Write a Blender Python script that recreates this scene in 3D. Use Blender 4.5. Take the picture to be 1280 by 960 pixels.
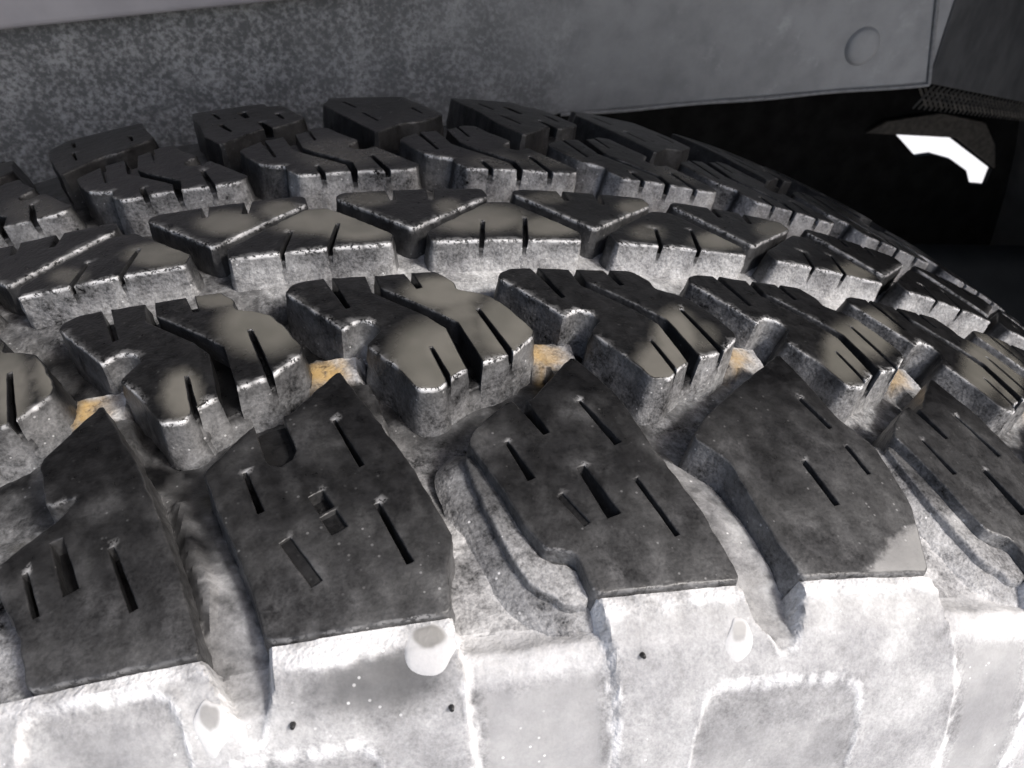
import bpy, math, random
import numpy as np
from mathutils import Vector, Matrix, noise
from mathutils.geometry import delaunay_2d_cdt

random.seed(7)
rng = np.random.default_rng(7)
scene = bpy.context.scene
for o in list(bpy.data.objects):
    bpy.data.objects.remove(o)
col = scene.collection

# ------------------------------------------------------------------ camera
CAM = (0.0, -0.1552, 0.4847)
YAW, PITCH, ROLL, FPX = -0.2207, 0.6747, -0.0309, 999.33
def cam_matrix():
    ca, sa = math.cos(YAW), math.sin(YAW); cb, sb = math.cos(PITCH), math.sin(PITCH); cc, sc = math.cos(ROLL), math.sin(ROLL)
    Rz = np.array([[ca, -sa, 0], [sa, ca, 0], [0, 0, 1]])
    Rx = np.array([[1, 0, 0], [0, cb, sb], [0, -sb, cb]])
    Ry = np.array([[cc, 0, sc], [0, 1, 0], [-sc, 0, cc]])
    return Rz @ Rx @ Ry            # columns: right, forward, up
Mx = cam_matrix()
cd = bpy.data.cameras.new('camera')
cam = bpy.data.objects.new('camera', cd); col.objects.link(cam)
cd.sensor_fit = 'HORIZONTAL'; cd.sensor_width = 36.0; cd.lens = 36.0 * FPX / 1280
r_, f_, u_ = Mx[:, 0], Mx[:, 1], Mx[:, 2]
cam.matrix_world = Matrix(((r_[0], u_[0], -f_[0], CAM[0]), (r_[1], u_[1], -f_[1], CAM[1]), (r_[2], u_[2], -f_[2], CAM[2]), (0, 0, 0, 1)))
cd.clip_start = 0.01; cd.clip_end = 500
cd.dof.use_dof = True; cd.dof.focus_distance = 0.145; cd.dof.aperture_fstop = 50
scene.camera = cam
scene.cycles.diffuse_bounces = 3; scene.cycles.glossy_bounces = 2; scene.cycles.max_bounces = 5
scene.render.resolution_x = 1024; scene.render.resolution_y = 768

# ------------------------------------------------------------------ light
SUN_EL, SUN_AZ = math.radians(46), math.radians(48)     # azimuth measured from -Y (behind the camera) towards +X
w = bpy.data.worlds.new('World'); scene.world = w; w.use_nodes = True
nt = w.node_tree; nt.nodes.clear()
sky = nt.nodes.new('ShaderNodeTexSky'); sky.sky_type = 'NISHITA'; sky.sun_disc = False
sky.sun_elevation = SUN_EL; sky.sun_rotation = math.pi - SUN_AZ
sky.air_density = 1.0; sky.dust_density = 4.0; sky.ozone_density = 0.6
bg = nt.nodes.new('ShaderNodeBackground'); bg.inputs['Strength'].default_value = 0.13
wo = nt.nodes.new('ShaderNodeOutputWorld')
nt.links.new(sky.outputs[0], bg.inputs[0]); nt.links.new(bg.outputs[0], wo.inputs[0])
sl = bpy.data.lights.new('sun', 'SUN'); sl.energy = 2.0; sl.angle = math.radians(9); sl.color = (1, 0.98, 0.955)
so = bpy.data.objects.new('sun', sl); col.objects.link(so)
sdir = Vector((math.cos(SUN_EL) * math.sin(SUN_AZ), -math.cos(SUN_EL) * math.cos(SUN_AZ), math.sin(SUN_EL)))
so.rotation_euler = sdir.to_track_quat('Z', 'Y').to_euler(); so.location = sdir * 5
vs = scene.view_settings
vs.view_transform = 'Standard'; vs.look = 'None'; vs.gamma = 1; vs.exposure = 0.6; vs.use_curve_mapping = False

# ------------------------------------------------------------------ materials
class NT:
    def __init__(self, name):
        self.m = bpy.data.materials.new(name); self.m.use_nodes = True
        self.t = self.m.node_tree; self.t.nodes.clear()
        self.out = self.n('ShaderNodeOutputMaterial'); self.b = self.n('ShaderNodeBsdfPrincipled')
        self.l(self.b.outputs[0], self.out.inputs[0])
    def n(self, k, **kw):
        x = self.t.nodes.new(k)
        for a, v in kw.items(): setattr(x, a, v)
        return x
    def l(self, a, b): self.t.links.new(a, b)
    def val(self, x, inp):
        if isinstance(x, (int, float)): inp.default_value = x
        else: self.l(x, inp)
    def math(self, op, a, b=0.0, c=0.0, clamp=False):
        x = self.n('ShaderNodeMath', operation=op); x.use_clamp = clamp
        self.val(a, x.inputs[0]); self.val(b, x.inputs[1]); self.val(c, x.inputs[2]); return x.outputs[0]
    def coord(self):
        if not hasattr(self, '_c'): self._c = self.n('ShaderNodeTexCoord').outputs['Object']
        return self._c
    def noise(self, scale, detail=3, rough=0.6, vec=None):
        x = self.n('ShaderNodeTexNoise'); x.inputs['Scale'].default_value = scale
        x.inputs['Detail'].default_value = detail; x.inputs['Roughness'].default_value = rough
        self.l(vec or self.coord(), x.inputs['Vector']); return x.outputs[0]
    def voro(self, scale, rand=1.0):
        x = self.n('ShaderNodeTexVoronoi'); x.inputs['Scale'].default_value = scale; x.inputs['Randomness'].default_value = rand
        self.l(self.coord(), x.inputs['Vector']); return x.outputs[0]
    def ramp(self, x, lo, hi):
        r = self.n('ShaderNodeMapRange'); r.interpolation_type = 'SMOOTHSTEP'
        r.inputs[1].default_value = lo; r.inputs[2].default_value = hi; self.l(x, r.inputs[0]); return r.outputs[0]
    def mix(self, f, a, b):
        x = self.n('ShaderNodeMix', data_type='RGBA'); self.val(f, x.inputs[0])
        for v, i in ((a, 6), (b, 7)):
            if isinstance(v, tuple): x.inputs[i].default_value = (*v, 1)
            else: self.l(v, x.inputs[i])
        return x.outputs[2]
    def mixf(self, f, a, b):
        x = self.n('ShaderNodeMix', data_type='FLOAT'); self.val(f, x.inputs[0]); self.val(a, x.inputs[2]); self.val(b, x.inputs[3]); return x.outputs[0]
    def attr(self, name):
        return self.n('ShaderNodeAttribute', attribute_name=name).outputs['Fac']
    def bump(self, h, strength, dist):
        x = self.n('ShaderNodeBump'); x.inputs['Strength'].default_value = strength; x.inputs['Distance'].default_value = dist
        self.l(h, x.inputs['Height']); self.l(x.outputs[0], self.b.inputs['Normal'])

def rubber_material():
    k = NT('dusty_wet_rubber')
    dust_light, mud, clay, crust_glint, calm = k.attr('dust_light'), k.attr('mud'), k.attr('clay'), k.attr('crust_glint'), k.attr('calm')
    fine = k.noise(1500, 2, 0.75); mid = k.noise(380, 3, 0.65); big = k.noise(85, 2, 0.6)
    spk = k.math('MULTIPLY', k.ramp(k.voro(520), 0.16, 0.08), k.ramp(big, 0.40, 0.60))    # little pale grains
    amp = k.math('MULTIPLY_ADD', k.math('MULTIPLY', dust_light, k.math('SUBTRACT', 1.12, dust_light)), 1.9, 0.02)
    amp = k.math('MULTIPLY', amp, k.math('MULTIPLY_ADD', dust_light, 3.0, 0.28, clamp=True))
    amp = k.math('MULTIPLY', amp, k.math('MULTIPLY_ADD', calm, -0.85, 1.0))
    n = k.math('ADD', k.math('MULTIPLY', k.math('SUBTRACT', fine, 0.5), 1.4), k.math('ADD', k.math('MULTIPLY', k.math('SUBTRACT', mid, 0.5), 1.3), k.math('MULTIPLY', k.math('SUBTRACT', big, 0.5), 1.5)))
    d = k.math('MULTIPLY_ADD', n, amp, dust_light, clamp=True)
    d = k.math('MAXIMUM', d, k.math('MULTIPLY', spk, k.math('MULTIPLY_ADD', dust_light, 3.5, 0.03, clamp=True)), clamp=True)
    d = k.math('MAXIMUM', d, k.math('MULTIPLY', crust_glint, k.ramp(k.math('ADD', fine, k.math('MULTIPLY', mid, 0.5)), 0.62, 0.76)), clamp=True)
    rub = k.mix(k.ramp(mid, 0.35, 0.7), (0.005, 0.005, 0.0055), (0.011, 0.011, 0.012))
    dcol = k.mix(k.ramp(big, 0.3, 0.7), (0.58, 0.58, 0.595), (0.72, 0.72, 0.726))
    c = k.mix(d, rub, dcol)
    md = k.math('MULTIPLY_ADD', k.math('SUBTRACT', mid, 0.5), 0.12, mud, clamp=True)
    md = k.math('MULTIPLY', md, k.math('GREATER_THAN', mud, 0.02))
    mcol = k.mix(k.ramp(big, 0.35, 0.65), (0.118, 0.114, 0.101), (0.155, 0.148, 0.132))
    c = k.mix(md, c, mcol)
    cl = k.math('MULTIPLY', clay, k.ramp(k.math('ADD', mid, k.math('MULTIPLY', fine, .4)), 0.35, 0.75))
    c = k.mix(cl, c, k.mix(fine, (0.48, 0.29, 0.09), (0.60, 0.45, 0.24)))
    k.l(c, k.b.inputs['Base Color'])
    ro = k.mixf(d, k.mixf(mid, 0.20, 0.42), 0.85); ro = k.mixf(md, ro, 0.22)
    k.l(ro, k.b.inputs['Roughness'])
    k.b.inputs['Specular IOR Level'].default_value = 0.3
    h = k.math('ADD', k.math('MULTIPLY', k.noise(1500, 1, 0.5), k.math('MULTIPLY_ADD', dust_light, 1.1, 0.25)), k.math('MULTIPLY', k.noise(330, 1, 0.5), 0.45))
    h = k.math('MULTIPLY', h, k.math('SUBTRACT', 1.0, k.math('MAXIMUM', k.math('MULTIPLY', mud, 0.85), k.math('MULTIPLY', calm, 0.8))))
    k.bump(h, 0.6, 0.0005)
    return k.m
RUBBER = rubber_material()

def liner_material():
    k = NT('speckled_liner')
    x = k.n('ShaderNodeSeparateXYZ'); k.l(k.coord(), x.inputs[0])
    big = k.noise(22, 3, 0.6); b = k.noise(75, 4, 0.65)
    edge = k.math('ADD', x.outputs[0], k.math('MULTIPLY', k.math('SUBTRACT', big, .5), .14))
    coarse = k.ramp(edge, 0.15, -0.03)                       # the crinkled coating wears off towards +X
    a = k.ramp(k.math('ADD', k.noise(480, 3, 0.7), k.math('MULTIPLY', k.math('SUBTRACT', b, .5), .35)), 0.38, 0.68)
    sm = k.mix(k.ramp(k.math('ADD', k.math('MULTIPLY', b, .5), k.math('MULTIPLY', big, .5)), .35, .65), (0.19, 0.193, 0.20), (0.275, 0.278, 0.285))
    sp = k.mix(k.math('MULTIPLY', a, k.math('MULTIPLY_ADD', b, 0.9, 0.4), clamp=True), (0.115, 0.118, 0.123), (0.36, 0.365, 0.375))
    c = k.mix(coarse, sm, sp)
    scf = k.math('MULTIPLY', k.ramp(k.noise(38, 5, 0.72), 0.55, 0.72), 0.4)      # scuffs of pale dust
    c = k.mix(scf, c, (0.50, 0.50, 0.505))
    k.l(c, k.b.inputs['Base Color'])
    k.l(k.mixf(coarse, 0.42, 0.65), k.b.inputs['Roughness'])
    k.bump(k.math('MULTIPLY', a, coarse), 0.4, 0.0006)
    return k.m
def plain(name, c1, c2, scale, rough, bump=0.0, spec=0.5):
    k = NT(name); n = k.noise(scale, 4, 0.6)
    k.l(k.mix(k.ramp(n, 0.3, 0.7), c1, c2), k.b.inputs['Base Color']); k.b.inputs['Roughness'].default_value = rough
    k.b.inputs['Specular IOR Level'].default_value = spec
    if bump: k.bump(n, bump, 0.001)
    return k.m
LINER = liner_material()
PAINT = plain('pale_primer', (0.36, 0.345, 0.37), (0.43, 0.415, 0.44), 40, 0.5)
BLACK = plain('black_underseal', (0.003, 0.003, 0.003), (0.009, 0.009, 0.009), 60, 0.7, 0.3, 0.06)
DARK = plain('dark_plastic', (0.03, 0.031, 0.033), (0.045, 0.046, 0.048), 50, 0.4, 0.1)
TAN = plain('dirty_bracket', (0.03, 0.027, 0.023), (0.07, 0.062, 0.053), 200, 0.8, 0.4)
RUST = plain('orange_tag', (0.35, 0.14, 0.05), (0.22, 0.09, 0.04), 150, 0.6)
PLUG = plain('grey_plug', (0.25, 0.252, 0.258), (0.31, 0.312, 0.318), 60, 0.5)
FACET = plain('shade_darkened_panel', (0.055, 0.056, 0.059), (0.085, 0.086, 0.089), 45, 0.75, 0.1, 0.08)  # grey lowered to stand in for shade on the angled facet
GUARD = plain('guard_plastic', (0.03, 0.0305, 0.031), (0.04, 0.0405, 0.041), 30, 0.6, 0.05, 0.2)
CONC = plain('pale_concrete', (0.66, 0.66, 0.65), (0.74, 0.73, 0.72), 6, 0.9, 0.2)

# ------------------------------------------------------------------ tyre surface
R0 = 0.40; DT = 0.1073; PM = 42.92       # radius, pitch angle, millimetres per pitch
SWP = np.array([(-110, -60), (-107, -36), (-104, -23), (-101, -13.5), (-98.5, -7.5), (-96, -3.2), (-93.5, -1.0), (-91.0, 0)], float)
def prof(wm):                            # wm in mm -> radius in m
    wm = np.asarray(wm, float)
    m = np.clip(wm, -91, 118)
    r = R0 - 0.009 * (np.abs(m - 13.5) / 107) ** 2.6
    r = r + np.where(wm < -91, np.interp(wm, SWP[:, 0], SWP[:, 1]), 0) / 1000
    wf = 27 - wm
    r = r + np.where(wm > 118, np.interp(wf, SWP[:, 0], SWP[:, 1]), 0) / 1000
    return r
def place(u, wm, h):                     # pitch units, mm, mm -> xyz (m)
    th = np.asarray(u) * DT
    r = prof(wm) + np.asarray(h) / 1000
    return np.stack([r * np.sin(th), np.asarray(wm) / 1000 + 0 * r, r * np.cos(th)], -1)
def fbm(x, y, s, seed=0.0, oct=3):
    return np.array([noise.fractal(Vector((a / s + seed, b / s - seed * 0.7, seed * 1.3)), 1.0, 2.0, oct) for a, b in zip(np.ravel(x), np.ravel(y))]).reshape(np.shape(x))
def smooth(a, b, x):
    t = np.clip((np.asarray(x, float) - a) / (b - a), 0, 1); return t * t * (3 - 2 * t)

def make_mesh(name, verts, faces, mats, attrs=None, smooth_shade=True):
    me = bpy.data.meshes.new(name)
    me.from_pydata([tuple(v) for v in verts], [], [tuple(int(i) for i in f) for f in faces])
    for m in mats: me.materials.append(m)
    if attrs is not None:
        for q in ('dust_light', 'mud', 'clay', 'crust_glint', 'calm'): attrs.setdefault(q, np.zeros(len(verts)))
    for k, v in (attrs or {}).items():
        a = me.attributes.new(k, 'FLOAT', 'POINT'); a.data.foreach_set('value', np.asarray(v, np.float32))
    if smooth_shade: me.polygons.foreach_set('use_smooth', [True] * len(me.polygons))
    if smooth_shade: me.set_sharp_from_angle(angle=math.radians(42))
    me.update(); return me
def link(name, me, parent=None):
    o = bpy.data.objects.new(name, me); col.objects.link(o)
    if parent: o.parent = parent
    return o
def tag(o, label, cat=None, group=None, kind=None):
    if label: o['label'] = label
    if cat: o['category'] = cat
    if group: o['group'] = group
    if kind: o['kind'] = kind

# ---- polygon helpers (mm plane)
def area(p): x, y = p[:, 0], p[:, 1]; return 0.5 * np.sum(x * np.roll(y, -1) - y * np.roll(x, -1))
def ccw(p): p = np.asarray(p, float); return p if area(p) > 0 else p[::-1]
def chamfer(p, c):
    out = []
    n = len(p)
    for i in range(n):
        a, b, d = p[i - 1], p[i], p[(i + 1) % n]
        la, lb = np.linalg.norm(a - b), np.linalg.norm(d - b)
        ca, cb = min(c, la * 0.3), min(c, lb * 0.3)
        out.append(b + (a - b) / la * ca); out.append(b + (d - b) / lb * cb)
    return np.array(out)
def resample(p, step):
    out = []
    n = len(p)
    for i in range(n):
        a, b = p[i], p[(i + 1) % n]; L = np.linalg.norm(b - a); k = max(1, int(math.ceil(L / step)))
        for j in range(k): out.append(a + (b - a) * j / k)
    return np.array(out)
def normals(p):                          # outward normal of ccw loop
    e = np.roll(p, -1, 0) - p; e /= np.maximum(np.linalg.norm(e, axis=1, keepdims=True), 1e-9)
    ne = np.stack([e[:, 1], -e[:, 0]], 1); nn = ne + np.roll(ne, 1, 0)
    L = np.linalg.norm(nn, axis=1, keepdims=True); nn = nn / np.maximum(L, 0.5)
    return nn
def inside(pts, loops):
    x, y = pts[:, 0], pts[:, 1]; c = np.zeros(len(pts), bool)
    for p in loops:
        q = np.roll(p, -1, 0)
        for (x0, y0), (x1, y1) in zip(p, q):
            if y0 == y1: continue
            m = ((y0 > y) != (y1 > y))
            c ^= m & (x < (x1 - x0) * (y - y0) / (y1 - y0) + x0)
    return c
def dist_to(pts, loop):
    d = np.full(len(pts), 1e9); q = np.roll(loop, -1, 0)
    for a, b in zip(loop, q):
        ab = b - a; t = np.clip(((pts - a) @ ab) / max(ab @ ab, 1e-12), 0, 1)
        d = np.minimum(d, np.linalg.norm(pts - (a + t[:, None] * ab), axis=1))
    return d
def overlap(outline, cut): return boolean(outline, [cut], True)
def boolean(outline, cuts, both=False):  # outline minus cuts (or shared with them) -> directed boundary loops
    V, F = [], []
    for p in [outline] + cuts:
        s = len(V); V += [Vector(q) for q in p]; F.append(list(range(s, s + len(p))))
    vo, eo, fo, _, _, of = delaunay_2d_cdt(V, [], F, 1, 1e-4, True)
    nxt = {}
    E = set()
    for f, o in zip(fo, of):
        if 0 in o and any(i > 0 for i in o) == both:
            idx = list(f)
            if area(np.array([vo[i] for i in idx])) < 0: idx = idx[::-1]
            for a, b in zip(idx, idx[1:] + idx[:1]): E.add((a, b))
    for a, b in E:
        if (b, a) not in E: nxt.setdefault(a, []).append(b)
    loops = []
    while nxt:
        a0 = next(iter(nxt)); a = a0; lp = []
        while True:
            lp.append(a); bs = nxt.get(a)
            if not bs: break
            b = bs.pop()
            if not bs: del nxt[a]
            a = b
            if a == a0: break
        p = np.array([vo[i] for i in lp])
        if abs(area(p)) > 1.0 and len(p) > 2: loops.append(p)
    return loops

def sta_of(c):                           # corner of a slit that lies deepest in the tread
    return int(np.argmax(c[:, 1]))
def build_block(outline, cuts, depth=11.5, bevel=0.4, draft=0.10, step=1.0, grid=1.5, muds=(), wall=None, top=None, crust_glint=0.9, seed=0.0, cham=0.9, slots=(), sipe=None, zoff=0.0, pale=()):
    """one tread block in (pitch, mm); returns verts, faces, attributes"""
    S = np.array([PM, 1.0])
    outl = chamfer(ccw(np.asarray(outline, float) * S), cham)
    cts = [ccw(np.asarray(c, float) * S) for c in cuts]
    loops = [(l, 0.0) for l in boolean(outl, cts)]
    for c, dp in zip(cts, sipe or [3.0] * len(cts)):
        loops += [(l, -dp) for l in overlap(outl, c)]
    Vp, Vh, Vd, Vm, Vc = [], [], [], [], []      # plane position, height, dust, mud
    faces = []; tops = []; count = 0
    for lp, z0 in loops:
        lp = resample(lp, step); n = len(lp)
        keep = np.linalg.norm(np.roll(lp, -1, 0) - lp, axis=1) > 0.05; lp = lp[keep]; n = len(lp)
        nn = normals(lp)
        cutv = np.zeros(n, bool)
        for c in cts: cutv |= dist_to(lp, c) < 0.15
        cutv &= dist_to(lp, outl) > 0.12
        if z0 < 0: lp = lp + nn * np.where(cutv, .2, 0)[:, None]
        jit = fbm(lp[:, 0], lp[:, 1], 2.2, seed, 2) * 0.22
        lp = lp + nn * (jit * np.where(cutv, 0.35, 1.0))[:, None]
        b = np.where(cutv, 0.28, bevel)[:, None]
        face = -nn[:, 1]                                     # +1: looks to the near side
        dr = np.where(cutv, 0.0, draft)[:, None]
        hs = [0.0, -0.12, -0.5, -1.0, -2.6]; offs = [-1.0, -0.55, -0.12, 0.0, 0.05]
        rings = []
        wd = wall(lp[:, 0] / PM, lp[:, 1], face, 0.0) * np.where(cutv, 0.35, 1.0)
        cr = np.clip(smooth(0.4, 0.85, face) * crust_glint, 0, 1) * np.where(cutv, 0.2, 1) * np.clip(0.75 + 0.9 * fbm(lp[:, 0], lp[:, 1], 1.6, seed + 3, 2), 0.1, 1.2)
        tp = top(lp[:, 0] / PM, lp[:, 1])
        gl = np.zeros(n)
        for c in cts: gl = np.maximum(gl, rng.uniform(0, .5) * smooth(.8, .3, np.linalg.norm(lp - (c[sta_of(c)]), axis=1)) if len(c) == 4 else 0)  # white glint painted at the inner end of each slit
        cseq = [tp, tp, wd * 0.8, wd * .9, wd]; crs = [.35 * cr + gl, cr + gl, cr * 1.2 + gl, cr * 1.2, cr * .15]
        for h, o, cdust, cc_ in zip(hs, offs, cseq, crs):
            Vc.append(np.clip(cc_ * (1 if z0 == 0 else .15), 0, 1))
            rings.append((lp + nn * b * o * (1 if z0 == 0 else .15), h * b[:, 0] + z0, np.clip(cdust * (1 if z0 == 0 else .25), 0, 1)))
        m = max(3, int(depth / 1.9)); wn = 0.0
        for j in range(1, m + 1):
            h = z0 - 2.6 * b[:, 0] - (depth + z0 - 2.6 * b[:, 0]) * j / m
            Vc.append(np.zeros(n))
            wn = fbm(lp[:, 0] + 7 * j, lp[:, 1] - 3 * j, 3.0, seed + 5, 2) * 0.35 * np.where(cutv, 0.1, 1)
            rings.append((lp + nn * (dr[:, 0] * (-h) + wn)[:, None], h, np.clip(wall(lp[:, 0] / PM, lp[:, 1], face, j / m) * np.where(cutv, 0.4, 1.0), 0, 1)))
        start = count
        for p, h, dd in rings:
            Vp.append(p); Vh.append(np.broadcast_to(h, (n,))); Vd.append(dd); Vm.append(np.zeros(n)); count += n
        for k in range(len(rings) - 1):
            for i in range(n):
                a = start + k * n + i; c2 = start + k * n + (i + 1) % n
                faces.append((a, a + n, c2 + n, c2))
        tops.append((rings[0][0], start, z0))
    # floors of the sipes
    for lp, st, z0 in tops:
        if z0 < 0:
            vo, eo, fo, ov, _, _ = delaunay_2d_cdt([Vector(p) for p in lp], [], [list(range(len(lp)))], 1, 1e-5, True)
            for f in fo:
                t = [st + ov[i][0] for i in f if len(ov[i])]
                if len(set(t)) == 3:
                    faces.append(tuple(t) if area(np.array([vo[i] for i in f])) > 0 else tuple(t[::-1]))
    # top skin
    tops = [(a, b) for a, b, z in tops if z == 0]
    lps = [t[0] for t in tops]
    allp = np.vstack(lps); mn, mx = allp.min(0), allp.max(0)
    gx, gy = np.meshgrid(np.arange(mn[0], mx[0], grid), np.arange(mn[1], mx[1], grid))
    g = np.stack([gx.ravel(), gy.ravel()], 1) + rng.uniform(-0.3, 0.3, (gx.size, 2)) * grid
    ok = inside(g, lps)
    for lp in lps: ok &= dist_to(g, lp) > grid * 0.4
    g = g[ok]
    edges = []; pts = []
    base = 0
    for lp in lps:
        n = len(lp); pts.append(lp); edges += [(base + i, base + (i + 1) % n) for i in range(n)]; base += n
    pts.append(g); pts = np.vstack(pts)
    vo, eo, fo, ov, _, _ = delaunay_2d_cdt([Vector(p) for p in pts], edges, [], 0, 1e-5, True)
    vo = np.array([tuple(v) for v in vo])
    idx_map = {}
    off = 0; owner = []
    for lp, st in tops:
        owner += [st + i for i in range(len(lp))]
    gstart = count; gidx = {}
    cen = np.array([vo[list(f)].mean(0) for f in fo]); inn = inside(cen, lps)
    newp = []
    def vid(i):
        o = ov[i]
        for q in o:
            if q < len(owner): return owner[q]
        if i not in gidx:
            gidx[i] = gstart + len(newp); newp.append(vo[i])
        return gidx[i]
    tf = []
    for f, s in zip(fo, inn):
        if not s: continue
        f = list(f)
        if area(vo[f]) < 0: f = f[::-1]
        t = tuple(vid(i) for i in f)
        if len(set(t)) == 3: tf.append(t)
    if newp:
        newp = np.array(newp)
        Vp.append(newp); Vh.append(fbm(newp[:, 0], newp[:, 1], 6, seed, 2) * 0.10)
        Vd.append(top(newp[:, 0] / PM, newp[:, 1])); Vm.append(np.zeros(len(newp))); Vc.append(np.zeros(len(newp)))
    P_ = np.vstack(Vp); H = np.concatenate(Vh); D = np.concatenate(Vd); Mu = np.concatenate(Vm)
    topmask = np.zeros(len(P_), bool); topmask[gstart:] = True
    for lp, st in tops: topmask[st:st + len(lp)] = True
    for (cu, cw, ax, ay, bx, by, s) in muds:
        A = np.array([[ax, bx], [ay, by]]); q = (P_ - np.array([cu * PM, cw])) @ np.linalg.inv(A).T
        val = s * (1 - smooth(0.7, 1.65, np.linalg.norm(q, axis=1)))
        Mu = np.maximum(Mu, np.where(topmask, val, 0))
    calm = np.zeros(len(P_))
    for poly in pale:                                        # pale silt dried in a corner
        lp = ccw(np.asarray(poly, float) * S); d = dist_to(P_, lp); d = np.where(inside(P_, [lp]), d, -d); q = smooth(-.5, .8, d) * topmask
        calm = np.maximum(calm, q); D = D * (1 - q) + .50 * q; Mu = np.maximum(Mu, .38 * q)
    for poly, hh in slots:                                   # shallow hollows in the top
        lp = ccw(np.asarray(poly, float) * S); ins = inside(P_, [lp]) & topmask
        H = H - hh * ins
    X = place(P_[:, 0] / PM, P_[:, 1], H + zoff)
    return X, faces + tf, dict(dust_light=D, mud=Mu, crust_glint=np.concatenate(Vc), calm=calm)

# ------------------------------------------------------------------ tread pattern (pitch, mm)
R3F = [(-.625, .2), (.17, .2), (.19, 4.7), (-.14, 19.7), (-.26, 19.5), (-.64, 5)]
R3B = [(.29, 6.4), (.76, 22.6), (.75, 25.5), (.73, 27), (-.06, 27), (-.10, 24.6)]
R4 = [(-.35, -15.4), (-.33, -13), (-.28, -11.9), (-.15, -11.6), (.03, -12.2), (.22, -12.1), (.36, -12.1), (.43, -16.2), (.435, -19),
      (.52, -20.3), (.59, -22.1), (.66, -26.9), (.73, -33.5), (.72, -35.5), (.60, -40.3), (.50, -41.7), (.42, -42.9), (.33, -45.3),
      (.27, -48.1), (.18, -48), (.11, -42), (-.01, -35), (.06, -30.5), (.03, -28.4), (-.02, -27.3), (-.06, -28), (-.10, -29.6)]
def slit(a, b, wid0, wid1=None):
    a, b = np.array(a, float) * (PM, 1), np.array(b, float) * (PM, 1); wid1 = wid1 or wid0
    d = (b - a) / np.linalg.norm(b - a); n = np.array([-d[1], d[0]])
    p = np.array([a + n * wid0 / 2, a - n * wid0 / 2, b - n * wid1 / 2, b + n * wid1 / 2]); return [tuple(q / (PM, 1)) for q in p]
R3F_CUT = [slit((-.375, -1), (-.325, 9.5), 1.2, .6), slit((-.145, -1.5), (-.085, 11.2), 1.3, .7)]
R3B_CUT = [slit((.205, 28.5), (.22, 21.5), 1.7, 1.3), slit((.44, 28.5), (.43, 20.8), 1.8, 1.4)]
R4_GROOVE = [(.015, -10.5), (.055, -10.5), (.085, -17), (.30, -25.8), (.40, -30.3), (.475, -43.5), (.40, -45.5), (.345, -31.8), (.27, -27.6), (.045, -18.4)]
R4_CUT = [R4_GROOVE, slit((.262, -37), (.325, -49), 0.5, 1.0), slit((.505, -26.2), (.61, -42.5), .7, 1.3),
          slit((-.16, -10.8), (-.07, -22.9), 1.6, 1.0), slit((.215, -11), (.262, -18), 1.5, 1.2)]
SA = [(-.13, -40.8), (.04, -57.5), (.11, -64.3), (.22, -78.2), (.18, -83), (.175, -89.5), (-.41, -89.5), (-.47, -80), (-.53, -73.4), (-.64, -60), (-.47, -51.7), (-.32, -49.9)]
SA_CUT2 = [[(-.47, -50), (-.42, -59), (-.40, -60.6), (-.36, -61.2), (-.32, -60), (-.305, -58.3), (-.37, -48)], slit((-.24, -67.3), (-.205, -70.6), 2.4), slit((-.20, -71.2), (-.165, -74.4), 2.6)]
SA_CUT = [slit((-.49, -61.2), (-.43, -69.2), .6, 1.1), slit((-.16, -52.8), (-.07, -63.2), .5, .9), slit((-.03, -70.6), (.06, -81.2), .8, 1.1)]
SA_SLOT = [[(-.47, -50), (-.42, -59), (-.36, -61), (-.30, -58.5), (-.37, -48)]]
SB = [(.86, -41.4), (.99, -51.5), (1.03, -58.4), (1.06, -64.2), (1.16, -77.7), (1.21, -89.5), (.66, -89.5), (.63, -82.8), (.52, -81.6), (.48, -78), (.44, -72.4), (.38, -65.6), (.33, -60.8), (.37, -58), (.53, -52.2), (.62, -52.6)]
SB_CUT = [slit((.48, -61.4), (.54, -69.3), .6, 1.4), slit((.74, -67.6), (.81, -77.2), 1.5, 2.5), slit((.94, -70.6), (1.025, -81.4), .8, .9), slit((.82, -53.2), (.92, -63.3), .6, 1.6), slit((.56, -50.5), (.645, -60.3), 2.6, 1.2)]
S1 = [(-1.06, -40.4), (-.88, -55.8), (-.77, -67.5), (-.68, -78.8), (-.61, -89.5), (-1.13, -89.5), (-1.18, -82), (-1.33, -70.5), (-1.13, -63.6), (-1.07, -60.2), (-1.18, -60.8), (-1.25, -51.2)]
S1_CUT = [slit((-1.205, -72), (-1.14, -79.3), .7, .9), slit((-1.12, -67.4), (-1.04, -76.6), 1.8, 2.2), slit((-.93, -70.6), (-.83, -81.3), .8, 1.2)]
S4 = [(1.90, -39.5), (1.96, -48.5), (2.0, -57), (2.11, -63.8), (2.12, -76.5), (2.08, -82), (2.02, -89.5), (1.45, -89.5), (1.40, -80.8), (1.36, -68.1), (1.25, -62.5), (1.36, -57), (1.55, -51)]
S4_CUT = [slit((1.70, -67.8), (1.75, -77), 1.2), slit((1.955, -64), (1.99, -70.5), 0.9), slit((1.86, -52.5), (1.93, -60), 1.1)]
def shift(p, du): return [(a + du, b) for a, b in p]
def shifts(ps, du): return [shift(p, du) for p in ps]
C24, C3 = 0.07, 0.11
def mirror(p, c): return [(c - a, 27 - b) for a, b in p]
def mirrors(ps, c): return [mirror(p, c) for p in ps]

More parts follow.
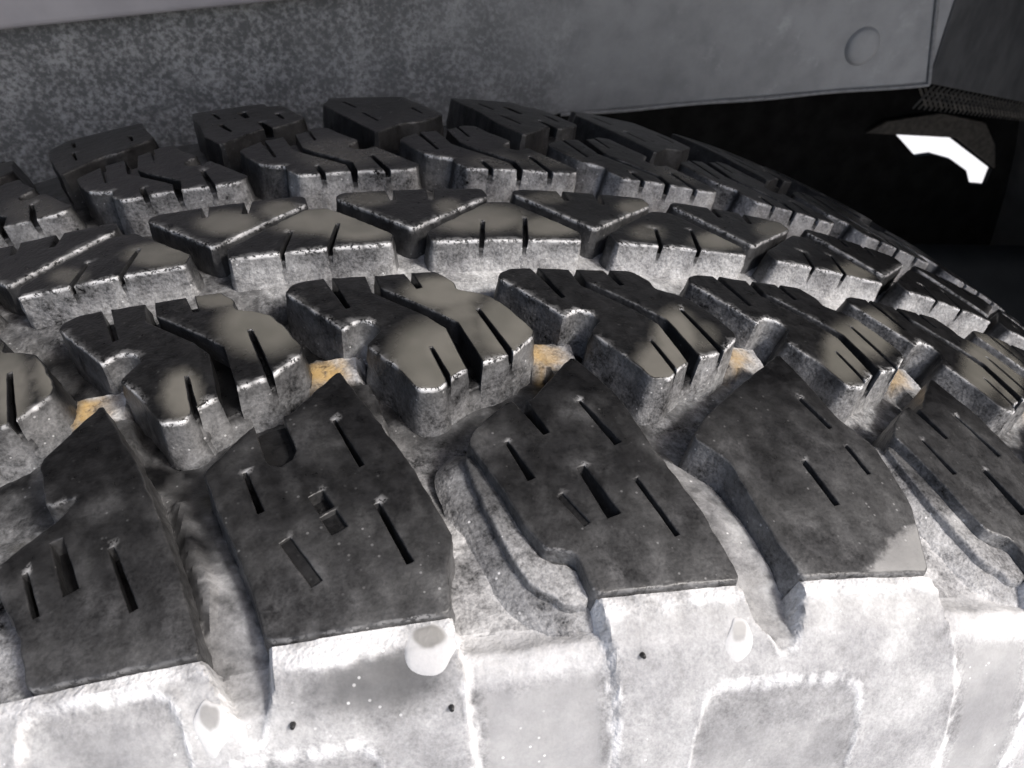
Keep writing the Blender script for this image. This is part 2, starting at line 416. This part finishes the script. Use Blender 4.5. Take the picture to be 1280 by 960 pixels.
MUDS = {'R4': [(-0.436, -25.1, 6.6, -1.4, -0.2, 7.4, 1), (-0.746, -41.4, 2.7, -0.7, -0.5, 5.1, 1), (-0.657, -14.8, 3.9, -1.0, -0.2, 2.3, .8), (0.275, -39.7, 6.5, -0.7, 1.1, 8.8, 1), (0.371, -19.9, 6.4, -0.5, 0.6, 4.6, 1), (0.611, -31.5, 5.0, -0.3, 1.5, 7.9, 1), (0.412, -29.6, 3.1, -0.3, 1.2, 7.9, .8), (1.269, -44.2, 4.7, 0.1, 2.0, 5.7, .9), (1.400, -35.6, 3.9, 0.2, 2.8, 7.6, 1), (1.547, -35.3, 2.8, 0.2, 1.5, 3.8, .5), (2.329, -36.7, 5.2, 0.9, 5.8, 9.4, 1), (2.633, -27.2, 7.0, 1.7, 5.5, 8.2, 1), (3.487, -27.8, 9.6, 3.1, 13.2, 13.9, 1), (3.587, -32.4, 5.2, 1.6, 10.2, 10.2, 1), (-1.482, -29.5, 3.3, -1.1, -2.6, 10.1, 1), (-1.289, -29.0, 3.3, -1.1, -1.6, 7.5, 1)],
        'F': [(-1.406, 5.0, 3.6, -1.5, -0.6, 2.9, .5), (-0.969, 7.0, 6.1, -2.0, -0.6, 4.4, .8), (-0.178, 13.6, 8.8, -1.5, 0.1, 5.6, 1), (0.021, 7.1, 6.9, -0.9, 0.2, 3.8, 1), (0.664, 11.0, 9.5, 0.1, 1.0, 5.8, .9), (1.047, 7.4, 7.0, 0.6, 1.0, 4.1, 1), (1.609, 7.0, 4.1, 0.7, 1.3, 3.5, .5), (2.098, 7.5, 8.1, 2.3, 2.0, 4.3, 1), (3.003, 3.8, 7.8, 3.1, 4.0, 5.7, .9)],
        'B': [(-0.653, 17.4, 5.7, -1.6, -0.3, 4.9, .85), (-0.387, 20.7, 3.6, -0.8, -0.1, 3.8, .8), (0.085, 22.8, 4.7, -0.6, 0.2, 3.1, .5), (0.510, 17.0, 2.6, -0.1, 0.5, 3.4, .6), (1.111, 22.6, 4.3, 0.5, 0.7, 2.9, .45), (1.650, 21.2, 4.4, 1.0, 1.2, 3.5, .9), (2.635, 21.6, 7.0, 2.9, 3.1, 5.6, .8)],
        'R2': [(-0.068, 53.2, 8.3, -1.3, 0.2, 9.5, .5), (0.223, 51.5, 4.2, -0.3, 0.5, 6.2, .45), (0.906, 45.6, 6.8, 0.8, 0.9, 4.8, .4), (1.285, 48.0, 7.5, 1.7, 1.3, 5.2, .45), (-1.837, 47, 7, -4, -2, 7.2, .35), (2.2, 50, 7, 1, 1, 6, .4)],
        'S': []}
def near_muds(row, k0, k1): return [m for m in MUDS.get(row, []) if k0 - .2 < m[0] < k1 + .2]

# dust rules: faces that look outwards catch it, tops stay wet and dark
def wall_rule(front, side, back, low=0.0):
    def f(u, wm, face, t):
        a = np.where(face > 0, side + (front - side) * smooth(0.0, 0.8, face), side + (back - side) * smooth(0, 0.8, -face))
        return a * (1 + 0.9 * smooth(0.2, 1.9, u)) * (.72 + .5 * t) + low * t  # the rise with u paints in stronger light from the right
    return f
def top_const(d): return lambda u, wm: np.full(np.shape(u), d)
def top_shoulder(u, wm):
    st = fbm(np.asarray(u) * PM * 1.0 + .25 * np.asarray(wm), np.asarray(wm) * .35, 2.4, 4.0, 2)
    return np.clip(0.002 + 0.012 * smooth(-48, -66, wm) + 0.05 * smooth(-68, -90, wm) + 0.03 * smooth(0.6, 2.4, u) * smooth(-44, -60, wm) + .045 * np.clip(st, 0, 1) * smooth(-50, -70, wm) + .08 * np.clip(fbm(np.asarray(u) * PM, wm, 7, 8.0, 2) - .10, 0, 1) * smooth(-44, -56, wm), 0, 1)

ROOT = bpy.data.objects.new('off_road_tyre', None); col.objects.link(ROOT)
tag(ROOT, 'dusty black off-road tyre with chunky tread blocks and muddy water on top', 'tyre')

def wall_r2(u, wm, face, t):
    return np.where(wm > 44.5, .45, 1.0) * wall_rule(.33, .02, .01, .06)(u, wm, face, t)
ROWS = {'R2': dict(wall=wall_r2, top=top_const(.004), crust_glint=.95, cham=.5),
        'F': dict(wall=wall_rule(.33, .03, .02, .14), top=top_const(.004), crust_glint=1.1, sipe=[2.0, 2.0], cham=.5),
        'B': dict(wall=wall_rule(.05, .02, .02, .03), top=top_const(.004), crust_glint=.7),
        'R4': dict(wall=wall_rule(.17, .012, .012, .07), top=top_const(.005), crust_glint=1.1, cham=.45, sipe=[5.0, 1.8, 2.6, 3.5, 3.0]),
        'S': dict(wall=wall_rule(.16, .10, .05, .08), top=top_shoulder, crust_glint=.2),
        'L': dict(wall=wall_rule(.35, .25, .2, .1), top=lambda u, wm: .12 + .30 * smooth(-66, -88, wm), crust_glint=.3, draft=1.0, bevel=.6),
        'FAR': dict(wall=wall_rule(.05, .02, .02, .01), top=top_const(.004), crust_glint=.15)}
ROWS['R2']['sipe'] = [3.0, 1.5, 1.5, 1.8, 1.8]
seed_c = [1.0]
def add_block(row, name, outline, cuts, ext, slots=(), **kw):
    seed_c[0] += 3.71
    us = [p[0] for p in outline]
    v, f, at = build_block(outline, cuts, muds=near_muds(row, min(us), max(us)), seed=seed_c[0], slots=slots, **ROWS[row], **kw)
    return link(name, make_mesh(name, v, f, [RUBBER], at), ROOT)
def add_copy(src, dk):
    o = src.copy(); col.objects.link(o); o.parent = ROOT; o.rotation_euler = (0, dk * DT, 0); return o

K0, K1 = -2, 5
for k in range(K0, K1 + 1):
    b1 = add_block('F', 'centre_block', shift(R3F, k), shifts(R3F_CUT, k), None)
    b2 = add_block('B', 'centre_block', shift(R3B, k), shifts(R3B_CUT, k), None)
    b3 = add_block('R4', 'tread_block', shift(R4, k), shifts(R4_CUT, k), None, grid=1.3)
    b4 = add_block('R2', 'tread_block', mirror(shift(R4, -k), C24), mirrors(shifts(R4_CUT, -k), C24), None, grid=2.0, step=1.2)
    if k == K0: first = (b1, b2, b3, b4)
for k in (-1, -2):
    for b in first: add_copy(b, k)
for k in (1, 2, 3):
    for b in (b1, b2, b3, b4): add_copy(b, k)
SHK = dict(draft=0.08, cham=0.7, depth=11.0, grid=1.2)
a0 = add_block('S', 'shoulder_block', shift(SA, -2), shifts(SA_CUT, -2), None, **SHK)
add_block('S', 'shoulder_block', S1, S1_CUT, None, **SHK)
sa = add_block('S', 'shoulder_block', SA, SA_CUT + SA_CUT2 + [slit((-.35, -74.6), (-.25, -82.3), 1.7)], None, sipe=[4, 4, 4, 2.6, 2.2, .9, .5], **SHK)
add_block('S', 'shoulder_block', SB, SB_CUT + [slit((.63, -72.7), (.70, -78.3), 1.2)], None, sipe=[4, 4, 4, 4, 3, .5], **SHK)
add_block('S', 'shoulder_block', S4, S4_CUT, None, pale=[[(1.72, -90), (1.86, -85.5), (2.10, -80.5), (2.12, -84), (2.03, -90)]], **SHK)
LEDGE2 = [(.31, -61.2), (.36, -62), (.45, -72.4), (.49, -78.6), (.53, -82.2), (.63, -83), (.665, -89.5), (.56, -89.5), (.53, -87.5), (.47, -86.5), (.41, -81), (.355, -72.5)]
add_block('L', 'shoulder_ledge', LEDGE2, [], None, zoff=-2.2, depth=5, cham=1.2)
add_block('L', 'shoulder_ledge', shift(LEDGE2, 1.93), [], None, zoff=-2.2, depth=5, cham=1.2)
sb = add_block('S', 'shoulder_block', shift(SB, 1.93), shifts(SB_CUT, 1.93), None, **SHK)
add_block('S', 'shoulder_block', shift(SA, 4), shifts(SA_CUT, 4), None, **SHK)
add_copy(sb, 2); add_copy(sa, 6); add_copy(sb, 4); add_copy(sb, -5.93)
# far shoulder, the same lugs turned half round
fa = fb = None
for k in range(-2, 3):
    fa = add_block('FAR', 'shoulder_block', mirror(shift(SA, -2 * k), C24), mirrors(shifts(SA_CUT, -2 * k), C24), None, step=1.6, grid=2.5)
    fb = add_block('FAR', 'shoulder_block', mirror(shift(SB, -2 * k - 2), C24), mirrors(shifts(SB_CUT, -2 * k - 2), C24), None, step=1.6, grid=2.5)
for d in (2, 4): add_copy(fa, d); add_copy(fb, d)
add_copy(fa, -10); add_copy(fb, -10)

# ------------------------------------------------------------------ tread floor and side wall as fine relief
def poly_mask(u, wm, poly, soft):
    p = ccw(np.asarray(poly, float) * (PM, 1)); q = np.stack([u * PM, wm], 1)
    d = dist_to(q, p); d = np.where(inside(q, [p]), d, -d)
    return smooth(-soft, soft, d), d
GAP1 = [(-.95, -47), (-.83, -58), (-.77, -67.5), (-.68, -78.8), (-.60, -89.5), (-.555, -94), (-.51, -98.5), (-.455, -98.5), (-.41, -94), (-.42, -89), (-.47, -80), (-.53, -73.4), (-.64, -60), (-.7, -50)]
GAP3 = [(1.0, -50), (1.06, -64.2), (1.16, -77.7), (1.21, -89.5), (1.24, -94), (1.34, -97.5), (1.40, -97), (1.43, -92), (1.44, -89), (1.40, -80), (1.34, -68), (1.24, -62), (1.2, -50)]
CHAN2 = [(.10, -60), (.22, -78.2), (.18, -84), (.18, -90), (.195, -96), (.22, -112), (.78, -112), (.735, -103), (.69, -95), (.66, -89.5), (.63, -82.8), (.45, -72), (.33, -60)]
CHAN4 = [(2.0, -57), (2.12, -77), (2.03, -89.5), (2.06, -95), (2.30, -106), (2.4, -112), (2.95, -112), (2.75, -106), (2.55, -97), (2.55, -89), (2.5, -82), (2.3, -64)]
CHAN0 = shift(CHAN2, -2.05)
LEDGE2 = [(.27, -62.5), (.36, -63), (.45, -72.4), (.50, -81.6), (.63, -82.8), (.66, -90), (.60, -90.5), (.565, -84.5), (.46, -82.5), (.40, -76), (.31, -67)]
PANELS = [[(1.05, -112), (1.04, -102.5), (1.06, -100.3), (1.12, -99.6), (1.62, -99.9), (1.70, -100.7), (1.75, -102.5), (1.86, -112)],
          [(-1.24, -112), (-1.14, -93), (-1.09, -92), (-.77, -92.5), (-.715, -93.5), (-.69, -96), (-.66, -112)],
          [(-.60, -112), (-.60, -101), (-.56, -99.6), (-.17, -99.9), (-.11, -100.8), (-.085, -103), (-.06, -112)]]
def fbm_grid(U, W, s, seed, oct=3):
    return fbm(U * PM, W, s, seed, oct)
def relief_mesh(name, us, ws, sidewall):
    U, W = np.meshgrid(us, ws, indexing='ij'); u, wm = U.ravel(), W.ravel()
    n1 = fbm(u * PM, wm, 5.0, 2.0, 3); n2 = fbm(u * PM, wm * 1.0, 1.4, 9.0, 2)
    clay = np.zeros(len(u)); mud = np.zeros(len(u))
    if sidewall:
        h = np.full(len(u), -0.9); dust_light = np.full(len(u), .58); calm = np.full(len(u), .6)
        edge = np.zeros(len(u))
        lip = smooth(-94.0, -90.5, wm) 
        for g, dep, s0 in ((GAP1, 5.5, .7), (GAP3, 5.0, .8)):
            m, d = poly_mask(u, wm, g, s0); h -= m * 4.9 * smooth(-99.5, -91, wm); dust_light -= .14 * m * smooth(-99, -88, wm)
            edge = np.maximum(edge, np.exp(-(d / .8) ** 2))
        for g in (CHAN2, CHAN4, CHAN0):
            m, d = poly_mask(u, wm, g, .4); h -= m * (4.9 - 2.6 * smooth(-90, -95, wm) - .8 * smooth(-95, -106, wm)); dust_light -= .10 * m
            edge = np.maximum(edge, np.exp(-((d - .3) / 1.3) ** 2) * (1.0 + .5 * n2))
            calm = np.maximum(calm, smooth(1.5, 3.0, d) * smooth(-96.2, -97.8, wm + .5 * n1)); dust_light = np.where((d > .5) & (wm > -97.5), dust_light + .25 * smooth(-97.5, -96, wm), dust_light)
        for g in PANELS:
            m, d = poly_mask(u, wm, g, .5); h -= m * .9; dust_light -= .12 * m; calm = np.maximum(calm, .8 * smooth(1, 3, d))
            h += .35 * np.exp(-((d + .8) / .7) ** 2); edge = np.maximum(edge, np.exp(-((d + .2) / .5) ** 2))
        # wet grey patch below the middle lug, pale caked dust to the right
        wet = np.exp(-(((u + .08) / .26) ** 2 + ((wm + 95.3) / 3.2) ** 2) ** 2); dust_light -= .42 * wet; calm = np.maximum(calm, wet)
        lug = np.ones(len(u))
        for g in (GAP1, GAP3, CHAN2, CHAN4, CHAN0):
            m, d = poly_mask(u, wm, g, .5); lug *= 1 - m
        cake = lug * smooth(-93.8, -92.6, wm + .6 * n1 - .9 * smooth(.3, 1.3, u)) * smooth(-.7, -.3, u + .0 * wm)
        cake = np.maximum(cake, lug * smooth(-92.4, -91.6, wm + .5 * n1))
        dust_light = np.maximum(dust_light, 1.0 * cake * (.85 + .3 * n1)); h += .5 * cake * lug
        dust_light = np.maximum(dust_light, edge * (.93 + .5 * n2))
        h += .18 * n1 + .16 * n2 * (dust_light > .7)
        h = np.where(wm > -89.7, np.minimum(h, -1.2), h)
        calm = calm * (1 - .8 * np.clip(edge + cake, 0, 1)); dust_light = np.clip(dust_light + .12 * n1 * (1 - .7 * calm), 0, 1)
    else:
        calm = np.zeros(len(u))
        h = -10 + 2.5 * smooth(-11, -5, wm) * smooth(36, 28, wm) + 4.2 * smooth(-52, -80, wm) - 9.0 * smooth(92, 114, wm)
        cen = smooth(-12, -7, wm) * smooth(34, 24, wm)
        dust_light = .06 + .16 * cen + .30 * cen * smooth(-.5, .8, u) + .16 * n1 * (1 - .5 * cen) + .10 * smooth(32, 40, wm) * smooth(60, 48, wm)  # u terms here and below paint the left side dimmer, as if less lit
        dust_light += smooth(-44, -58, wm) * (.16 + .22 * smooth(-.1, 1.0, u) + .2 * smooth(-66, -88, wm))
        dust_light += .22 * smooth(.9, 1.8, u) * smooth(-10, -18, wm) * smooth(-56, -46, wm)
        # less dust in the two narrow shoulder gaps
        for g, dd in ((GAP1, -.13), (GAP3, -.16)):
            m, d = poly_mask(u, wm, g, 1.0); dust_light += m * dd; calm = np.maximum(calm, .6 * m); h = h + m * 1.6 * smooth(-52, -62, wm) * smooth(-90, -84, wm)
        ridge, d = poly_mask(u, wm, [(-.80, -58), (-.745, -67), (-.655, -78.5), (-.61, -84), (-.60, -78), (-.70, -66), (-.77, -57)], .5)
        h += 1.3 * ridge
        for k in range(-3, 8):                               # tie bars between the blocks, stained with orange clay
            pu, pw = (u - (k - .16)) * PM, wm + 32.5
            m = smooth(5.8, 4.6, np.abs(pu) + .5 * n1) * smooth(4.7, 3.6, np.abs(pw) + .5 * n1)
            h = np.maximum(h, -10 + m * 3.3)
            st = smooth(6.0, 2.0, np.abs(pu + .6) + 1.6 * n1) * smooth(4.8, 1.2, np.abs(pw + .5) + 1.6 * n2)
            st = st * np.clip(1.1 - .16 * (pu + 2) + .5 * n1, 0, 1); clay = np.maximum(clay, st * (1.0 if k < 1 else .8 if k == 1 else .6)); dust_light = np.where(m > .3, np.maximum(dust_light, .45 + .05 * pu), dust_light)
            # second step running out to the shoulder
            pu2 = pu - 3.2 - .18 * (-(pw + 9)); m2 = smooth(4.4, 3.9, np.abs(pu2)) * smooth(6.5, 6.0, np.abs(pw + 11))
            h = np.maximum(h, -10 + m2 * 3.4)
        mm, d = poly_mask(u, wm, [(-1.42, -58), (-1.2, -56), (-1.06, -58), (-1.12, -64), (-1.4, -70)], 1.5); dust_light += .15 * mm; mud = np.maximum(mud, .6 * mm)
        dust_light += .22 * np.clip(n2, -.5, .5) * smooth(.05, .3, dust_light)
        h += (.35 * n1 + .15 * n2) * (1 - .7 * calm)
        h = np.where(wm < -87, -5.8, h)
    X = place(u, wm, h); nu, nw = len(us), len(ws)
    f = [(i * nw + j, i * nw + j + 1, (i + 1) * nw + j + 1, (i + 1) * nw + j) for i in range(nu - 1) for j in range(nw - 1)]
    f = [q[::-1] for q in f]
    return make_mesh(name, X, f, [RUBBER], dict(dust_light=np.clip(dust_light, 0, 1), mud=mud, clay=clay, calm=calm))
def urange(fine):
    c = 2 * math.pi / DT
    return np.concatenate([np.arange(-c / 2, -3.2, .25), np.arange(-3.2, -1.8, .05), np.arange(-1.8, 3.4, fine), np.arange(3.4, 6.5, .05), np.arange(6.5, c / 2, .25), [c / 2]])
ws_floor = np.concatenate([np.arange(-90.0, -40, .8), np.arange(-40, 40, 1.3), np.arange(40, 118, 3), [118]])
link('tread_base', relief_mesh('tread_base', urange(.022), ws_floor, False), ROOT)
# rows of the side wall at equal arc steps
ww = np.linspace(-89.5, -110, 2000); rr = prof(ww) * 1000; s = np.concatenate([[0], np.cumsum(np.hypot(np.diff(ww), np.diff(rr)))])
ws_side = np.interp(np.concatenate([np.arange(0, 36, .5), np.arange(36, s[-1], 3), [s[-1]]]), s, ww)
link('sidewall', relief_mesh('sidewall', urange(.013), ws_side[::-1], True), ROOT)
# plain lower side wall down to the bead, both sides
def ring_strip(name, prof_pts, dst, n=160):
    V, F = [], []
    for i in range(n):
        t = 2 * math.pi * i / n
        for (y, r) in prof_pts: V.append((r * math.sin(t), y, r * math.cos(t)))
    m = len(prof_pts)
    for i in range(n):
        for j in range(m - 1):
            a, b = i * m + j, ((i + 1) % n) * m + j; F.append((a, b, b + 1, a + 1))
    return make_mesh(name, V, F, [RUBBER], dict(dust_light=np.tile(dst, n), mud=np.zeros(len(V)), clay=np.zeros(len(V))))
rb = float(prof(-110))
link('bead', ring_strip('bead', [(-.11, rb), (-.116, rb - .03), (-.114, rb - .06), (-.104, rb - .085), (-.09, rb - .1), (-.09, rb - .12), (.11, rb - .12), (.124, rb - .085), (.137, rb - .03), (.137, rb), (.1265, float(prof(126)) - .022), (.118, float(prof(118)) - .019)], [.7] * 6 + [.02] * 6), ROOT)

# milky drops of muddy water drying on the side wall
def mud_drop(cu, cw, ru, rw, hgt, ang=0.0, bowl=.6, label=None):
    nr, na = 20, 56
    V, D, Mu = [], [], []
    F = []
    us, wms, hs = [], [], []
    for i in range(nr + 1):
        q = i / nr
        for j in range(na):
            t = 2 * math.pi * j / na
            x, y = q * math.cos(t) * ru, q * math.sin(t) * rw
            if y > 0: x *= 1 - .45 * (y / rw) ** 2           # narrower towards the top
            wob = 1 + .06 * math.sin(3 * t + cu * 9) + .05 * math.sin(5 * t + cw)
            xx, yy = x * wob * math.cos(ang) - y * wob * math.sin(ang), x * wob * math.sin(ang) + y * wob * math.cos(ang)
            us.append(cu + xx / PM); wms.append(cw + yy)
            hs.append(-1.0 + hgt * (1 - q ** 3) ** .6 - .12 * hgt * math.exp(-(q / .45) ** 2))
            D.append(.86); Mu.append(bowl * float(smooth(.62, .42, math.hypot(x / ru / .62, (y / rw - .25) / .55) * .6)) + .12)
    for i in range(nr):
        for j in range(na):
            a, b = i * na + j, i * na + (j + 1) % na; F.append((a, b, b + na, a + na)[::-1])
    X = place(np.array(us), np.array(wms), np.array(hs))
    o = link('mud_drop', make_mesh('mud_drop', X, F, [RUBBER], dict(dust_light=D, mud=Mu, calm=np.ones(len(X)))), ROOT)
    o['label'] = 'milky drop of muddy water drying on the pale side wall'
    return o
mud_drop(.092, -92.7, 4.0, 3.1, .75, bowl=.62)
mud_drop(1.165, -96.0, 2.3, 2.1, .5, .2, .4)
mud_drop(-.60, -96.4, 2.3, 2.2, .5, -.1, .5)
# vent stubs: short rubber hairs left from the mould
def vent(cu, cw):
    base = place(np.array([cu]), np.array([cw]), np.array([-1.0]))[0]; nrm = Vector((math.sin(cu * DT) * .5, -.85, math.cos(cu * DT) * .5)).normalized()
    V, F = [], []
    q = nrm.to_track_quat('Z', 'Y'); m = 10
    for (r, z) in ((.0005, -.001), (.0004, .0004), (.0003, .0009), (.0001, .0010)):
        for j in range(m):
            t = 2 * math.pi * j / m; p = Vector(base) + q @ Vector((r * math.cos(t), r * math.sin(t), z)); V.append(p)
    for i in range(3):
        for j in range(m): a, b = i * m + j, i * m + (j + 1) % m; F.append((a, b, b + m, a + m))
    link('vent_stub', make_mesh('vent_stub', V, F, [RUBBER], dict(dust_light=np.full(len(V), .02), mud=np.zeros(len(V)), clay=np.zeros(len(V)))), ROOT)
for cu, cw in ((-.36, -97.5), (.14, -98.3), (.80, -96.5)): vent(cu, cw)

# ------------------------------------------------------------------ wheel arch around the tyre
def prism(name, poly_xz, y0, y1, mat, parent, holes=(), bev=0.0):
    V = [Vector(p) for p in poly_xz]; F = [list(range(len(V)))]
    for h in holes:
        s = len(V); V += [Vector(p) for p in h]; F.append(list(range(s, s + len(h))))
    polys = [np.array(poly_xz)] + [np.array(h) for h in holes]
    polys = [ccw(p) for p in polys]
    V = [Vector(p) for P2 in polys for p in P2]; F = []; s = 0
    for P2 in polys: F.append(list(range(s, s + len(P2)))); s += len(P2)
    vo, eo, fo, _, _, of = delaunay_2d_cdt(V, [], F, 1, 1e-6, True)
    n = len(vo); verts = [(v.x, y0, v.y) for v in vo] + [(v.x, y1, v.y) for v in vo]; faces = []; E = set()
    for f, o in zip(fo, of):
        if 0 in o and not any(i > 0 for i in o):
            f = list(f); faces.append(f); faces.append([i + n for i in f][::-1])
            for a, b in zip(f, f[1:] + f[:1]): E.add((a, b))
    for a, b in E:
        if (b, a) not in E: faces.append([b, a, a + n, b + n])
    me = make_mesh(name, verts, faces, [mat], None, False)
    o = link(name, me, parent)
    if bev:
        b = o.modifiers.new('bevel', 'BEVEL'); b.width = bev; b.segments = 3; b.limit_method = 'ANGLE'
    return o
ARCH = bpy.data.objects.new('wheel_arch_liner', None); col.objects.link(ARCH)
tag(ARCH, 'grey speckled wheel arch panel behind and above the tyre', 'wheel arch')
YL = .185
prism('back_panel', [(-.95, .10), (-.1, .305), (.03, .345), (.0944, .3568), (.2757, .3625), (.268, .70), (-.95, .70)], YL, YL + .004, LINER, ARCH, bev=.0012)
# right-hand facet, folded backwards along the seam
def quad_panel(name, pts, thick, mat, parent):
    a = [Vector(p) for p in pts]; nrm = (a[1] - a[0]).cross(a[3] - a[0]).normalized()
    V = [tuple(p) for p in a] + [tuple(p - nrm * thick) for p in a]
    F = [(0, 1, 2, 3), (7, 6, 5, 4), (0, 4, 5, 1), (1, 5, 6, 2), (2, 6, 7, 3), (3, 7, 4, 0)]
    o = link(name, make_mesh(name, V, F, [mat], None, False), parent)
    b = o.modifiers.new('bevel', 'BEVEL'); b.width = .001; b.segments = 2
    return o
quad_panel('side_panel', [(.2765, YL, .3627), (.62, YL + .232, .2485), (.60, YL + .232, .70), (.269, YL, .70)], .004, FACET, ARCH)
# welded seam bead along the fold
def tube(name, pts, r, mat, parent, n=8, squash=1.0):
    V, F = [], []
    P3 = [Vector(p) for p in pts]
    for i, p in enumerate(P3):
        d = (P3[min(i + 1, len(P3) - 1)] - P3[max(i - 1, 0)]).normalized(); a = d.cross(Vector((0, 1, 0.01))).normalized(); b = d.cross(a)
        for j in range(n):
            t = 2 * math.pi * j / n; V.append(p + a * r * math.cos(t) + b * r * squash * math.sin(t))
    for i in range(len(P3) - 1):
        for j in range(n): q, s2 = i * n + j, i * n + (j + 1) % n; F.append((q, s2, s2 + n, q + n))
    F.append(tuple(range(n))[::-1]); F.append(tuple(range((len(P3) - 1) * n, len(P3) * n)))
    return link(name, make_mesh(name, V, F, [mat]), parent)
seam = [(.2757 - .0072 * t / 12 * 8, YL - .0004, .3625 + .21 * t / 12) for t in range(13)]
SEAMM = plain('seam_sealer', (.17, .17, .175), (.24, .24, .245), 300, .6, .3)
tube('seam', seam, .0011, SEAMM, ARCH)
# folded lip along the lower edge
lip = [(x, YL - .0006, np.interp(x, [-.2, .0944, .1545, .2095, .2757], [.3535, .3568, .3586, .3605, .3625]) + .0003 * math.sin(x * 90)) for x in np.linspace(.0944, .2757, 40)]
tube('edge_lip', lip, .0009, SEAMM, ARCH)
# round button plug
def dome(name, c, r, hgt, mat, parent):
    V, F = [], []; n = 32
    prof_ = [(1.06, 0.0004), (1.0, -.15), (.95, -.5), (.85, -.85), (.6, -1.0), (.25, -.93), (.02, -.9)]
    for (q, z) in prof_:
        for j in range(n):
            t = 2 * math.pi * j / n; V.append((c[0] + r * q * math.cos(t), c[1] + (z * hgt if abs(z) > .01 else z), c[2] + r * q * math.sin(t)))
    for i in range(len(prof_) - 1):
        for j in range(n): a, b = i * n + j, i * n + (j + 1) % n; F.append((a, a + n, b + n, b))
    F.append(tuple(range((len(prof_) - 1) * n, len(prof_) * n)))
    return link(name, make_mesh(name, V, F, [mat]), parent)
dome('button_plug', (.2349, YL - .0003, .3811), 0.0082, .0016, PLUG, ARCH)
# pale painted ledge that overlaps the panel at its upper left
prism('body_ledge', [(-.95, .333), (-.1188, .4010), (-.02, .4085), (.08, .4175), (.08, .52), (-.95, .52)], YL - .012, YL - .002, PAINT, ARCH, bev=.002)
# unseen arch roof over the tyre, stretched forward and back to shade the tread
def arch_shade_shell():
    pts = []; n = 48; Ro = .68
    V, F = [], []
    ys = [-.135, .499]
    for i in range(n + 1):
        t = math.radians(-100 + 200 * i / n)
        for y in ys:
            for rr_ in (Ro, Ro + .004): V.append((rr_ * math.sin(t), y, rr_ * math.cos(t)))
    for i in range(n):
        a, b = i * 4, (i + 1) * 4
        F += [(a, a + 2, b + 2, b), (a + 1, b + 1, b + 3, a + 3), (a, b, b + 1, a + 1), (a + 2, a + 3, b + 3, b + 2)]
    return link('arch_shade_shell', make_mesh('arch_shade_shell', V, F, [DARK]), ARCH)
arch_shade_shell()

# dark underbody beyond the panel, with an opening that lets the daylight in
UNDER = bpy.data.objects.new('underbody', None); col.objects.link(UNDER)
tag(UNDER, 'black underbody cavity beyond the tyre with a small bright opening', 'underbody')
YB = .5
hole = [(.5151, .2027), (.5731, .1979), (.6394, .1593), (.6398, .1419), (.6198, .145), (.6095, .1603), (.588, .1726), (.5627, .1799), (.5457, .1785)]
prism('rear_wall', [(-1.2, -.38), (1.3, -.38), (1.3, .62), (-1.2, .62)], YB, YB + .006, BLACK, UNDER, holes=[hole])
prism('cavity_top_blocker', [(-1.2, .52), (1.3, .52), (1.3, .53), (-1.2, .53)], .192, YB - .001, BLACK, UNDER)  # unseen lid, added to keep the cavity dark
prism('cavity_side_blocker', [(1.3, -.38), (1.31, -.38), (1.31, .62), (1.3, .62)], .0, YB, BLACK, UNDER)  # this and the next: unseen closures added to shut out stray light
prism('cavity_side_blocker', [(-1.21, -.38), (-1.2, -.38), (-1.2, .62), (-1.21, .62)], .0, YB, BLACK, UNDER)
# worn plate around the opening, with a rolled rim
br = [(.478, .208), (.497, .2185), (.553, .2235), (.605, .2115), (.6265, .188), (.6375, .1625), (.579, .1975), (.512, .2045)]
prism('opening_bracket', br, YB - .006, YB - .001, TAN, UNDER, bev=.0015)
# strip of woven mesh hanging under the right-hand facet
V, F = [], []
for i in range(44):
    x = .285 + .0075 * i; zt = .3605 - (x - .2765) * .3325; y = YL + (x - .2765) * .675 + .006
    for sx in (-1, 1):
        p0, p1 = Vector((x - sx * .0045, y, zt)), Vector((x + sx * .0045, y + .001 * sx, zt - .011))
        dn = (p1 - p0).normalized(); a = dn.cross(Vector((0, 1, 0))).normalized() * .0007; b = Vector((0, .0007, 0)); q = len(V)
        V += [p + c2 for p in (p0, p1) for c2 in (a, b, -a, -b)]
        F += [(q + k, q + (k + 1) % 4, q + 4 + (k + 1) % 4, q + 4 + k) for k in range(4)]
link('mesh_strip', make_mesh('mesh_strip', V, F, [TAN]), UNDER)
# smooth inner guard that curves down beside the tyre
V, F = [], []
nx, nz = 24, 14
for i in range(nx + 1):
    for j in range(nz + 1):
        x = .22 + .50 * i / nx; q = j / nz
        V.append((x, .42 - .15 * math.sin(q * 1.57), .150 - .27 * q - .10 * (1 - q) * (x - .3)))
for i in range(nx):
    for j in range(nz):
        a = i * (nz + 1) + j; F.append((a, a + nz + 1, a + nz + 2, a + 1)[::-1])
go = link('inner_guard', make_mesh('inner_guard', V, F, [GUARD]), UNDER)
m = go.modifiers.new('thick', 'SOLIDIFY'); m.thickness = .004
prism('tag', [(.345, .193), (.357, .1935), (.3565, .187), (.346, .187)], YB - .03, YB - .02, RUST, UNDER)

g = bpy.data.meshes.new('ground'); g.from_pydata([(-60, -60, -.392), (60, -60, -.392), (60, 60, -.392), (-60, 60, -.392)], [], [(0, 1, 2, 3)]); g.materials.append(CONC)
go = link('ground', g); go['kind'] = 'structure'
